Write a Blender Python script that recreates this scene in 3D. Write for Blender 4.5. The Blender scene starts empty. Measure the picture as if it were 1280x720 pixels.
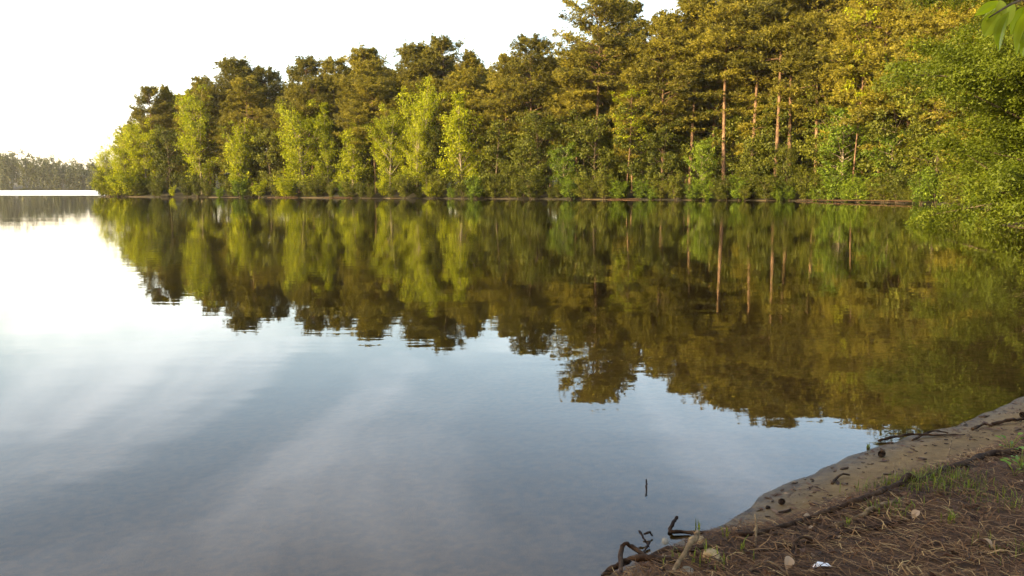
import bpy, math, random
import numpy as np
from mathutils import Vector

random.seed(7)
R0 = np.random.default_rng(7)
scene = bpy.context.scene
COL = scene.collection
rad = math.radians

# ------------------------------------------------------------------ camera model
W, H = 1280.0, 720.0
FPX = 1005.0
CAMH = 1.7
PITCH = math.atan((360 - 236) / FPX)
CP, SP = math.cos(PITCH), math.sin(PITCH)
SUN_AZ, SUN_EL = rad(-122), rad(14)


def ray(px, py):
    a, b = (px - 640) / FPX, (360 - py) / FPX
    return np.array([a, CP + b * SP, -SP + b * CP])


def z_at(py, y):
    """height of a point at ground distance y that shows at picture height py"""
    k = (360 - py) / FPX
    return CAMH + y * (k * CP - SP) / (CP + k * SP)


def x_at(px, y, z=0.0):
    return (px - 640) / FPX * (y * CP - (z - CAMH) * SP)


# ------------------------------------------------------------------ lie of the land
SHORE_PX = [(1320, 62), (1260, 72), (1200, 84), (1150, 92), (1100, 101), (1000, 114), (900, 121), (742, 130),
            (600, 139), (450, 149), (300, 160), (150, 172), (125, 178), (118, 186)]
PEN = [(x_at(p, y), y) for p, y in SHORE_PX]


def wpt(px, py):
    r = ray(px, py)
    t = -CAMH / r[2]
    return (r[0] * t, r[1] * t)


NEAR = [wpt(*p) for p in [(640, 790), (700, 752), (758, 722), (800, 702), (850, 680), (905, 652), (960, 617), (1010, 594),
                          (1058, 575), (1085, 560), (1130, 546), (1195, 530), (1240, 511), (1290, 488)]]
LAND = ([(-2800, -900), (-300, -120), (-60, -16), (-26, -4.5), (-13, -2.0), (-6, 0.2), (-2.2, 1.7)] + NEAR +
        [(6.4, 8.4), (11, 13), (17, 20), (20.6, 27), (22.0, 32), (23.5, 38), (30, 46), (37, 53)] + PEN +
        [(-88, 200), (-60, 228), (0, 262), (120, 330), (500, 420), (2800, 500), (2800, -2800), (-2800, -2800)])
FAR = [(-2800, 700), (-900, 800), (-600, 850), (-380, 870), (-250, 900), (100, 930), (900, 900), (2800, 800), (2800, 2800), (-2800, 2800)]


def sdist(P, poly):
    """signed distance, + inside"""
    P = np.asarray(P, float)
    poly = np.asarray(poly, float)
    best = np.full(len(P), 1e18)
    inside = np.zeros(len(P), bool)
    for i in range(len(poly)):
        a, b = poly[i], poly[(i + 1) % len(poly)]
        d = b - a
        t = np.clip(((P - a) @ d) / (d @ d), 0, 1)
        q = P - a - t[:, None] * d
        best = np.minimum(best, (q * q).sum(1))
        c = (a[1] > P[:, 1]) != (b[1] > P[:, 1])
        with np.errstate(divide='ignore', invalid='ignore'):
            xs = (b[0] - a[0]) * (P[:, 1] - a[1]) / (b[1] - a[1]) + a[0]
        inside ^= c & (P[:, 0] < xs)
    d = np.sqrt(best)
    return np.where(inside, d, -d)


SANDLINE = [wpt(*p) for p in [(835, 674), (925, 673), (1000, 658), (1060, 637), (1120, 614), (1180, 593), (1250, 569), (1330, 540)]]
SAND = SANDLINE + [(6.5, 9.6), (6.4, 8.0)] + NEAR[::-1][0:10]


def wob(P, s, ph=0.0):
    x, y = P[:, 0] * s, P[:, 1] * s
    return (np.sin(x * 1.3 + y * .7 + ph) + np.sin(x * -.6 + y * 1.7 + 2 * ph + 1) + np.sin(x * 2.9 + y * 2.1 + ph * 3) * .5 +
            np.sin(x * 1.1 - y * 3.3 + ph) * .5) / 3


def land_h(P):
    P = np.atleast_2d(np.asarray(P, float))
    d = sdist(P, LAND)
    near = np.exp(-((P[:, 0] / 30) ** 2 + (P[:, 1] / 30) ** 2))
    d = d + wob(P, .35, 1.0) * 1.2 * (1 - near) + wob(P, 5, 2.0) * .03 * near + wob(P, 13, 1.0) * .012 * near
    f = sdist(P, FAR)
    s = sdist(P, SAND)
    dp = np.maximum(d, 0)
    hn = .11 * dp + .09 * np.clip((-s) / .16, 0, 1) * np.clip(dp / .25, 0, 1) + .05 * np.clip(dp - 1, 0, 3)
    hn = np.minimum(hn, .55 + .012 * dp)
    hn = hn + wob(P, 2.4, .5) * .022 * np.clip(dp / .6, 0, 1) + wob(P, 7, .3) * .008 * np.clip(dp / .4, 0, 1) * np.clip(-s / .1, 0, 1)
    hp = .07 * (1 - np.exp(-dp / .5)) + .5 * (1 - np.exp(-np.maximum(dp - 1.6, 0) / 1.0)) + .085 * np.maximum(dp - 1.5, 0) * np.exp(-dp / 140) + wob(P, .12) * .35 * np.clip(dp / 10, 0, 1)
    land = hn * near + hp * (1 - near)
    bed = np.maximum(-.085 * -d * near - .16 * -d * (1 - near), -3.2) + wob(P, 1.5) * .012 * np.clip(-d, 0, 1)
    z = np.where(d > 0, land, bed)
    farh = 1.2 * (1 - np.exp(-np.maximum(f, 0) / 3)) + np.clip(f, 0, 400) * .035
    return np.where(f > -20, np.where(f > 0, farh, -.16 * -f), z)


def hz(x, y):
    return float(land_h([(x, y)])[0])


def hit(px, py, up=0.0):
    """point where the sight line through a picture point meets the ground (or the water)"""
    r = ray(px, py)
    o = np.array([0, 0, CAMH])
    ts = np.linspace(1.0, 14, 1400)
    P = o + ts[:, None] * r
    zz = np.maximum(land_h(P[:, :2]), 0)
    i = int(np.argmax(P[:, 2] <= zz))
    p = P[i]
    return Vector((p[0], p[1], float(zz[i]) + up))


# ------------------------------------------------------------------ helpers
def tag(o, label=None, cat=None, group=None, kind=None):
    if label: o['label'] = label
    if cat: o['category'] = cat
    if group: o['group'] = group
    if kind: o['kind'] = kind
    return o


def empty(name, loc, rz=0, label=None, cat=None, group=None):
    o = bpy.data.objects.new(name, None)
    COL.objects.link(o)
    o.empty_display_size = .2
    o.location = loc
    o.rotation_euler = (0, 0, rz)
    return tag(o, label, cat, group)


class MB:
    """collects quads with a tint per face"""
    def __init__(s):
        s.V, s.F, s.T, s.n = [], [], [], 0

    def quads(s, Q, tint=.5):
        """Q: (n,4,3)"""
        n = len(Q)
        s.V.append(Q.reshape(-1, 3))
        s.F.append(np.arange(n * 4).reshape(n, 4) + s.n)
        s.T.append(np.broadcast_to(np.asarray(tint, float), (n,)))
        s.n += n * 4

    def tube(s, P, r, m=6, tint=.5, cap=True):
        P = np.asarray(P, float)
        n = len(P)
        r = np.broadcast_to(np.asarray(r, float), (n,))
        T = np.gradient(P, axis=0)
        T /= np.linalg.norm(T, axis=1)[:, None] + 1e-9
        ref = np.array([0, 0, 1.0]) if abs(T[0, 2]) < .9 else np.array([1.0, 0, 0])
        A = np.cross(T, ref); A /= np.linalg.norm(A, axis=1)[:, None] + 1e-9
        B = np.cross(T, A)
        an = np.linspace(0, 2 * math.pi, m, endpoint=False)
        ring = P[:, None] + r[:, None, None] * (A[:, None] * np.cos(an)[None, :, None] + B[:, None] * np.sin(an)[None, :, None])
        V = ring.reshape(-1, 3)
        i = np.arange(n - 1)[:, None] * m
        j = np.arange(m)[None]
        k = (j + 1) % m
        F = np.stack([i + j, i + k, i + m + k, i + m + j], -1).reshape(-1, 4) + s.n
        if cap:
            V = np.vstack([V, P[-1:] + T[-1] * r[-1] * .6, P[:1] - T[0] * r[0] * .3])
            e = n * m
            jj = np.arange(m); kk = (jj + 1) % m
            F = np.vstack([F, np.stack([(n - 1) * m + jj, (n - 1) * m + kk, np.full(m, e), np.full(m, e)], -1) + s.n,
                           np.stack([kk, jj, np.full(m, e + 1), np.full(m, e + 1)], -1) + s.n])
        s.V.append(V); s.F.append(F); s.T.append(np.full(len(F), tint)); s.n += len(V)

    def build(s, name, mat, parent=None, smooth=False, link=True):
        V = np.vstack(s.V); F = np.vstack(s.F); T = np.concatenate(s.T)
        tri = F[:, 2] == F[:, 3]
        tot = np.where(tri, 3, 4)
        flat = F.reshape(-1)
        keep = np.ones((len(F), 4), bool); keep[tri, 3] = False
        loops = flat[keep.reshape(-1)]
        me = bpy.data.meshes.new(name)
        me.vertices.add(len(V)); me.vertices.foreach_set('co', V.astype(np.float32).reshape(-1))
        me.loops.add(len(loops)); me.loops.foreach_set('vertex_index', loops.astype(np.int32))
        me.polygons.add(len(F))
        st = np.concatenate([[0], np.cumsum(tot)[:-1]])
        me.polygons.foreach_set('loop_start', st.astype(np.int32))
        if smooth: me.polygons.foreach_set('use_smooth', np.ones(len(F), bool))
        a = me.attributes.new('tint', 'FLOAT', 'FACE')
        a.data.foreach_set('value', T.astype(np.float32))
        me.update(calc_edges=True)
        if mat: me.materials.append(mat)
        o = bpy.data.objects.new(name, me)
        if link: COL.objects.link(o)
        if parent: o.parent = parent
        return o


def unit(a):
    return a / (np.linalg.norm(a, axis=-1, keepdims=True) + 1e-9)


def leaf_quads(C, size, rng, up=.5, out=None, aspect=.55, hang=0.0, ax=None):
    """diamond leaves centred on C, normals leaning up"""
    n = len(C)
    N = unit(rng.normal(size=(n, 3)))
    N[:, 2] += up
    if out is not None: N += out * .5
    N = unit(N)
    A = rng.normal(size=(n, 3)); A[:, 2] -= hang
    if ax is not None: A = A * .55 + ax
    A = unit(A - N * (A * N).sum(1)[:, None])
    B = np.cross(N, A)
    L = (size * rng.uniform(.65, 1.3, n))[:, None] * .5
    return np.stack([C - A * L, C + B * L * aspect + A * L * .1 + N * L * .12, C + A * L, C - B * L * aspect + A * L * .1 + N * L * .12], 1)


# ------------------------------------------------------------------ materials
def newmat(name):
    m = bpy.data.materials.new(name)
    m.use_nodes = True
    nt = m.node_tree
    nt.nodes.clear()
    out = nt.nodes.new('ShaderNodeOutputMaterial')
    return m, nt, out


def N(nt, t, **kw):
    n = nt.nodes.new(t)
    for k, v in kw.items():
        if k.startswith('i_'):
            n.inputs[k[2:].replace('_', ' ')].default_value = v
        else:
            setattr(n, k, v)
    return n


def ramp(nt, stops):
    n = nt.nodes.new('ShaderNodeValToRGB')
    e = n.color_ramp.elements
    while len(e) < len(stops): e.new(.5)
    for q, (p, c) in zip(e, stops):
        q.position = p
        q.color = (*c, 1) if len(c) == 3 else c
    return n


def leaf_mat(name, dark, mid, light, trans=.35, rough=.55, objvar=.5):
    m, nt, out = newmat(name)
    at = N(nt, 'ShaderNodeAttribute', attribute_name='tint')
    oi = N(nt, 'ShaderNodeObjectInfo')
    ad = N(nt, 'ShaderNodeMath', operation='MULTIPLY_ADD')
    nt.links.new(oi.outputs['Random'], ad.inputs[0]); ad.inputs[1].default_value = objvar
    sb = N(nt, 'ShaderNodeMath', operation='SUBTRACT'); sb.inputs[1].default_value = objvar * .5
    nt.links.new(at.outputs['Fac'], ad.inputs[2])
    nt.links.new(ad.outputs[0], sb.inputs[0])
    cr = ramp(nt, [(0, dark), (.5, mid), (1, light)])
    nt.links.new(sb.outputs[0], cr.inputs[0])
    p = N(nt, 'ShaderNodeBsdfPrincipled')
    p.inputs['Roughness'].default_value = rough
    p.inputs['Specular IOR Level'].default_value = .14
    tr = N(nt, 'ShaderNodeBsdfTranslucent')
    hs = N(nt, 'ShaderNodeHueSaturation'); hs.inputs['Value'].default_value = 1.25; hs.inputs['Saturation'].default_value = 1.1
    nt.links.new(cr.outputs[0], p.inputs['Base Color'])
    nt.links.new(cr.outputs[0], hs.inputs['Color'])
    nt.links.new(hs.outputs[0], tr.inputs['Color'])
    mx = N(nt, 'ShaderNodeMixShader'); mx.inputs[0].default_value = trans
    nt.links.new(p.outputs[0], mx.inputs[1]); nt.links.new(tr.outputs[0], mx.inputs[2])
    nt.links.new(mx.outputs[0], out.inputs['Surface'])
    return m


def bark_mat(name, c0, c1, c2, scale=4, bump=.4, zs=.25):
    m, nt, out = newmat(name)
    tc = N(nt, 'ShaderNodeTexCoord')
    mp = N(nt, 'ShaderNodeMapping'); mp.inputs['Scale'].default_value = (1, 1, zs)
    nt.links.new(tc.outputs['Object'], mp.inputs[0])
    no = N(nt, 'ShaderNodeTexNoise'); no.inputs['Scale'].default_value = scale; no.inputs['Detail'].default_value = 6
    nt.links.new(mp.outputs[0], no.inputs['Vector'])
    cr = ramp(nt, [(.3, c0), (.5, c1), (.72, c2)])
    nt.links.new(no.outputs['Fac'], cr.inputs[0])
    bp = N(nt, 'ShaderNodeBump'); bp.inputs['Strength'].default_value = bump; bp.inputs['Distance'].default_value = .03
    nt.links.new(no.outputs['Fac'], bp.inputs['Height'])
    p = N(nt, 'ShaderNodeBsdfPrincipled'); p.inputs['Roughness'].default_value = .85; p.inputs['Specular IOR Level'].default_value = .12
    nt.links.new(cr.outputs[0], p.inputs['Base Color']); nt.links.new(bp.outputs[0], p.inputs['Normal'])
    nt.links.new(p.outputs[0], out.inputs['Surface'])
    return m


def tint_mat(name, stops, rough=.8, trans=0.0):
    m, nt, out = newmat(name)
    at = N(nt, 'ShaderNodeAttribute', attribute_name='tint')
    cr = ramp(nt, stops)
    nt.links.new(at.outputs['Fac'], cr.inputs[0])
    p = N(nt, 'ShaderNodeBsdfPrincipled'); p.inputs['Roughness'].default_value = rough
    p.inputs['Specular IOR Level'].default_value = .25
    nt.links.new(cr.outputs[0], p.inputs['Base Color'])
    if trans:
        tr = N(nt, 'ShaderNodeBsdfTranslucent'); nt.links.new(cr.outputs[0], tr.inputs[0])
        mx = N(nt, 'ShaderNodeMixShader'); mx.inputs[0].default_value = trans
        nt.links.new(p.outputs[0], mx.inputs[1]); nt.links.new(tr.outputs[0], mx.inputs[2])
        nt.links.new(mx.outputs[0], out.inputs['Surface'])
    else:
        nt.links.new(p.outputs[0], out.inputs['Surface'])
    return m


M = {}
M['pine'] = leaf_mat('pine_needles', (.044, .044, .006), (.100, .090, .009), (.165, .140, .013), trans=.25)
M['bright'] = leaf_mat('fresh_leaves', (.080, .100, .005), (.180, .205, .006), (.290, .300, .010), trans=.45, objvar=.35)
M['green'] = leaf_mat('green_leaves', (.034, .056, .006), (.072, .108, .008), (.125, .165, .012), trans=.38)
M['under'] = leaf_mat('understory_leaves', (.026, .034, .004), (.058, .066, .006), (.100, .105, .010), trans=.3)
M['near'] = leaf_mat('feathery_leaves', (.036, .050, .004), (.064, .084, .005), (.100, .122, .008), trans=.4, objvar=0)
M['far'] = leaf_mat('far_leaves', (.020, .026, .007), (.042, .048, .012), (.070, .074, .018), trans=.2, objvar=0)
M['bark'] = bark_mat('pine_bark', (.040, .024, .014), (.085, .052, .031), (.155, .098, .062))
M['greybark'] = bark_mat('grey_bark', (.08, .065, .045), (.17, .14, .10), (.28, .24, .18))
M['darkbark'] = bark_mat('dark_bark', (.018, .014, .009), (.045, .034, .022), (.09, .07, .045))
M['root'] = bark_mat('root_wood', (.012, .006, .003), (.032, .017, .009), (.080, .048, .026), scale=22, bump=.6, zs=1)
M['drywood'] = bark_mat('dry_wood', (.05, .033, .018), (.14, .095, .05), (.26, .18, .10), scale=25, bump=.4, zs=1)
M['darkwood'] = bark_mat('wet_wood', (.010, .007, .006), (.022, .015, .012), (.045, .03, .02), scale=25, bump=.4, zs=1)
M['stone'] = bark_mat('tan_stone', (.14, .095, .045), (.30, .215, .11), (.44, .33, .18), scale=18, bump=.5, zs=1)
M['palestone'] = bark_mat('pale_stone', (.13, .11, .08), (.24, .21, .16), (.36, .32, .26), scale=18, bump=.3, zs=1)
M['needle'] = tint_mat('dead_needles', [(0, (.018, .007, .002)), (.45, (.095, .039, .011)), (.8, (.21, .105, .034)), (1, (.36, .23, .09))])
M['deadleaf'] = tint_mat('dead_leaves', [(0, (.035, .018, .012)), (.5, (.12, .06, .035)), (.85, (.24, .15, .09)), (1, (.40, .30, .20))], trans=.15)
M['grass'] = tint_mat('grass_blades', [(0, (.08, .085, .015)), (.5, (.15, .19, .018)), (1, (.28, .31, .035))], rough=.5, trans=.35)
M['sprout'] = tint_mat('sprout_leaves', [(0, (.06, .13, .015)), (1, (.20, .32, .03))], rough=.45, trans=.4)
M['overleaf'] = tint_mat('overhanging_leaves', [(0, (.24, .30, .006)), (.5, (.38, .43, .010)), (1, (.48, .50, .06))], rough=.4, trans=.62)
M['bark_bit'] = tint_mat('bark_bits', [(0, (.014, .009, .007)), (1, (.10, .065, .042))])
M['litter'] = tint_mat('white_scrap', [(0, (.65, .65, .68)), (1, (.8, .8, .82))], rough=.4)


def ground_mat():
    m, nt, out = newmat('lake_ground')
    L = nt.links.new
    tc = N(nt, 'ShaderNodeTexCoord')
    sand = N(nt, 'ShaderNodeAttribute', attribute_name='sand')
    dist = N(nt, 'ShaderNodeAttribute', attribute_name='shore')

    def noise(scale, detail=6, rough=.6):
        n = N(nt, 'ShaderNodeTexNoise'); n.inputs['Scale'].default_value = scale
        n.inputs['Detail'].default_value = detail; n.inputs['Roughness'].default_value = rough
        L(tc.outputs['Object'], n.inputs['Vector'])
        return n
    n1, n2, n3, n4 = noise(2.2), noise(14), noise(90, 3), noise(260, 2)
    csand = ramp(nt, [(.3, (.078, .046, .016)), (.5, (.138, .085, .031)), (.7, (.205, .132, .054))])
    mixn = N(nt, 'ShaderNodeMath', operation='ADD'); L(n1.outputs['Fac'], mixn.inputs[0]); L(n2.outputs['Fac'], mixn.inputs[1])
    hf = N(nt, 'ShaderNodeMath', operation='MULTIPLY'); hf.inputs[1].default_value = .5; L(mixn.outputs[0], hf.inputs[0])
    L(hf.outputs[0], csand.inputs[0])
    chum = ramp(nt, [(.34, (.016, .007, .002)), (.5, (.055, .024, .007)), (.66, (.12, .058, .018))])
    mx2 = N(nt, 'ShaderNodeMath', operation='ADD'); L(n2.outputs['Fac'], mx2.inputs[0]); L(n3.outputs['Fac'], mx2.inputs[1])
    hf2 = N(nt, 'ShaderNodeMath', operation='MULTIPLY'); hf2.inputs[1].default_value = .5; L(mx2.outputs[0], hf2.inputs[0])
    L(hf2.outputs[0], chum.inputs[0])
    # sand / humus edge broken by noise
    a1 = N(nt, 'ShaderNodeMath', operation='MULTIPLY_ADD'); a1.inputs[1].default_value = .5; a1.inputs[2].default_value = -.25
    L(n2.outputs['Fac'], a1.inputs[0])
    a2 = N(nt, 'ShaderNodeMath', operation='ADD'); L(sand.outputs['Fac'], a2.inputs[0]); L(a1.outputs[0], a2.inputs[1])
    sr = N(nt, 'ShaderNodeMapRange'); sr.inputs[1].default_value = -.06; sr.inputs[2].default_value = .10
    L(a2.outputs[0], sr.inputs[0])
    land = N(nt, 'ShaderNodeMix', data_type='RGBA'); L(sr.outputs[0], land.inputs[0])
    # the far wood stands on dark mud and leaf mould, not on pine straw
    sy = N(nt, 'ShaderNodeSeparateXYZ'); L(tc.outputs['Object'], sy.inputs[0])
    fy = N(nt, 'ShaderNodeMapRange'); fy.inputs[1].default_value = 35; fy.inputs[2].default_value = 55; L(sy.outputs['Y'], fy.inputs[0])
    mud = ramp(nt, [(.35, (.008, .007, .003)), (.55, (.022, .018, .007)), (.7, (.05, .040, .018))]); L(hf2.outputs[0], mud.inputs[0])
    hm = N(nt, 'ShaderNodeMix', data_type='RGBA'); L(fy.outputs[0], hm.inputs[0]); L(chum.outputs[0], hm.inputs[6]); L(mud.outputs[0], hm.inputs[7])
    L(hm.outputs[2], land.inputs[6]); L(csand.outputs[0], land.inputs[7])
    # sand to silt bed, darkened offshore in place of light lost in murky water
    bedc = ramp(nt, [(0, (.042, .023, .005)), (.35, (.078, .047, .014)), (.55, (.18, .120, .056)), (.97, (.22, .155, .085)), (1, (.15, .108, .062))])
    br = N(nt, 'ShaderNodeMapRange'); br.inputs[1].default_value = -9; br.inputs[2].default_value = 0
    L(dist.outputs['Fac'], br.inputs[0]); 
    bn = N(nt, 'ShaderNodeMath', operation='MULTIPLY_ADD'); bn.inputs[1].default_value = .22; L(n1.outputs['Fac'], bn.inputs[0])
    bs = N(nt, 'ShaderNodeMath', operation='SUBTRACT'); bs.inputs[1].default_value = .11
    L(br.outputs[0], bn.inputs[2]); L(bn.outputs[0], bs.inputs[0]); L(bs.outputs[0], bedc.inputs[0])
    mott = ramp(nt, [(.38, (.45, .45, .45)), (.62, (1.2, 1.2, 1.2))]); L(n2.outputs['Fac'], mott.inputs[0])
    bedm = N(nt, 'ShaderNodeMix', data_type='RGBA', blend_type='MULTIPLY'); bedm.inputs[0].default_value = 1
    L(bedc.outputs[0], bedm.inputs[6]); L(mott.outputs[0], bedm.inputs[7])
    under = N(nt, 'ShaderNodeMapRange'); under.inputs[1].default_value = -.03; under.inputs[2].default_value = .02
    L(dist.outputs['Fac'], under.inputs[0])
    col = N(nt, 'ShaderNodeMix', data_type='RGBA'); L(under.outputs[0], col.inputs[0]); L(bedm.outputs[2], col.inputs[6]); L(land.outputs[2], col.inputs[7])
    # damp rim by the water line
    wr = N(nt, 'ShaderNodeMapRange'); wr.inputs[1].default_value = .02; wr.inputs[2].default_value = .22; wr.inputs[3].default_value = .62; wr.inputs[4].default_value = 1
    L(dist.outputs['Fac'], wr.inputs[0])
    wet = N(nt, 'ShaderNodeVectorMath', operation='SCALE'); L(col.outputs[2], wet.inputs[0]); L(wr.outputs[0], wet.inputs['Scale'])
    sp = N(nt, 'ShaderNodeTexVoronoi'); sp.inputs['Scale'].default_value = 42; L(tc.outputs['Object'], sp.inputs['Vector'])
    p = N(nt, 'ShaderNodeBsdfPrincipled')
    rr = N(nt, 'ShaderNodeMapRange'); rr.inputs[1].default_value = .0; rr.inputs[2].default_value = .25; rr.inputs[3].default_value = .42; rr.inputs[4].default_value = .92
    L(dist.outputs['Fac'], rr.inputs[0]); L(rr.outputs[0], p.inputs['Roughness'])
    p.inputs['Specular IOR Level'].default_value = .3
    L(wet.outputs[0], p.inputs['Base Color'])
    bp = N(nt, 'ShaderNodeBump'); bp.inputs['Strength'].default_value = .55; bp.inputs['Distance'].default_value = .02
    b3 = N(nt, 'ShaderNodeMath', operation='MULTIPLY_ADD'); b3.inputs[1].default_value = .35; L(n4.outputs['Fac'], b3.inputs[0]); L(hf2.outputs[0], b3.inputs[2])
    L(b3.outputs[0], bp.inputs['Height']); L(bp.outputs[0], p.inputs['Normal'])
    L(p.outputs[0], out.inputs['Surface'])
    return m


def water_mat():
    m, nt, out = newmat('lake_water')
    L = nt.links.new
    tc = N(nt, 'ShaderNodeTexCoord')

    def wv(sx, sy, scale, detail=2):
        mp = N(nt, 'ShaderNodeMapping'); mp.inputs['Scale'].default_value = (sx, sy, 1); mp.inputs['Rotation'].default_value = (0, 0, .12)
        L(tc.outputs['Object'], mp.inputs[0])
        n = N(nt, 'ShaderNodeTexNoise'); n.inputs['Scale'].default_value = scale; n.inputs['Detail'].default_value = detail
        L(mp.outputs[0], n.inputs['Vector'])
        return n
    n1 = wv(.35, 1, 1.7); n2 = wv(.6, 1, 9, 1); n3 = wv(.5, 1, .16, 2)
    # patches of faint breeze
    pr = N(nt, 'ShaderNodeMapRange'); pr.inputs[1].default_value = .35; pr.inputs[2].default_value = .7; pr.inputs[3].default_value = .35; pr.inputs[4].default_value = 1.5
    L(n3.outputs['Fac'], pr.inputs[0])
    h1 = N(nt, 'ShaderNodeMath', operation='MULTIPLY'); h1.inputs[1].default_value = .0030; L(n1.outputs['Fac'], h1.inputs[0])
    h2 = N(nt, 'ShaderNodeMath', operation='MULTIPLY_ADD'); h2.inputs[1].default_value = .00030; L(n2.outputs['Fac'], h2.inputs[0]); L(h1.outputs[0], h2.inputs[2])
    h3 = N(nt, 'ShaderNodeMath', operation='MULTIPLY'); L(h2.outputs[0], h3.inputs[0]); L(pr.outputs[0], h3.inputs[1])
    # open water beyond the point is ruffled by wind
    sx = N(nt, 'ShaderNodeSeparateXYZ'); L(tc.outputs['Object'], sx.inputs[0])
    far = N(nt, 'ShaderNodeMapRange'); far.inputs[1].default_value = 200; far.inputs[2].default_value = 225
    L(sx.outputs['Y'], far.inputs[0])
    bp = N(nt, 'ShaderNodeBump'); bp.inputs['Strength'].default_value = 1.0; bp.inputs['Distance'].default_value = 1.0
    L(h3.outputs[0], bp.inputs['Height'])
    gl = N(nt, 'ShaderNodeBsdfGlossy'); gl.inputs['Color'].default_value = (1, 1, 1, 1)
    rr = N(nt, 'ShaderNodeMapRange'); rr.inputs[3].default_value = .004; rr.inputs[4].default_value = .30
    L(far.outputs[0], rr.inputs[0]); L(rr.outputs[0], gl.inputs['Roughness'])
    L(bp.outputs[0], gl.inputs['Normal'])
    trn = N(nt, 'ShaderNodeBsdfTransparent'); trn.inputs['Color'].default_value = (.94, .79, .48, 1)
    fr = N(nt, 'ShaderNodeFresnel'); fr.inputs['IOR'].default_value = 1.333
    L(bp.outputs[0], fr.inputs['Normal'])
    mx = N(nt, 'ShaderNodeMixShader'); L(fr.outputs[0], mx.inputs[0]); L(trn.outputs[0], mx.inputs[1]); L(gl.outputs[0], mx.inputs[2])
    L(mx.outputs[0], out.inputs['Surface'])
    return m


# ------------------------------------------------------------------ ground and water
def build_ground():
    n = 560
    u = np.linspace(-1, 1, n)
    a, b = 2.2, 7.75
    gx = a * np.sinh(b * u) + 2.6
    gy = a * np.sinh(b * u) + 5.0
    X, Y = np.meshgrid(gx, gy)
    P = np.stack([X.ravel(), Y.ravel()], 1)
    Z = land_h(P)
    V = np.column_stack([P, Z])
    i = np.arange(n - 1)
    I, J = np.meshgrid(i, i)
    q = (J * n + I).ravel()
    F = np.stack([q, q + 1, q + n + 1, q + n], 1)
    me = bpy.data.meshes.new('ground')
    me.vertices.add(len(V)); me.vertices.foreach_set('co', V.astype(np.float32).ravel())
    me.loops.add(F.size); me.loops.foreach_set('vertex_index', F.astype(np.int32).ravel())
    me.polygons.add(len(F)); me.polygons.foreach_set('loop_start', (np.arange(len(F)) * 4).astype(np.int32))
    me.polygons.foreach_set('use_smooth', np.ones(len(F), bool))
    for nm, val in (('sand', np.clip(sdist(P, SAND), -1, 1)), ('shore', np.clip(np.maximum(sdist(P, LAND), sdist(P, FAR)), -50, 50))):
        at = me.attributes.new(nm, 'FLOAT', 'POINT'); at.data.foreach_set('value', val.astype(np.float32))
    me.update(calc_edges=True)
    me.materials.append(ground_mat())
    o = bpy.data.objects.new('ground', me); COL.objects.link(o)
    tag(o, 'brown lake bed, sandy shore and wooded banks', 'ground', kind='structure')


build_ground()
me = bpy.data.meshes.new('water')
me.from_pydata([(-2790, -2790, 0), (2790, -2790, 0), (2790, 2790, 0), (-2790, 2790, 0)], [], [(0, 1, 2, 3)])
me.materials.append(water_mat())
wo = bpy.data.objects.new('water', me); COL.objects.link(wo)
tag(wo, 'calm lake mirroring the trees and the evening sky', 'water', kind='structure')


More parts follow.
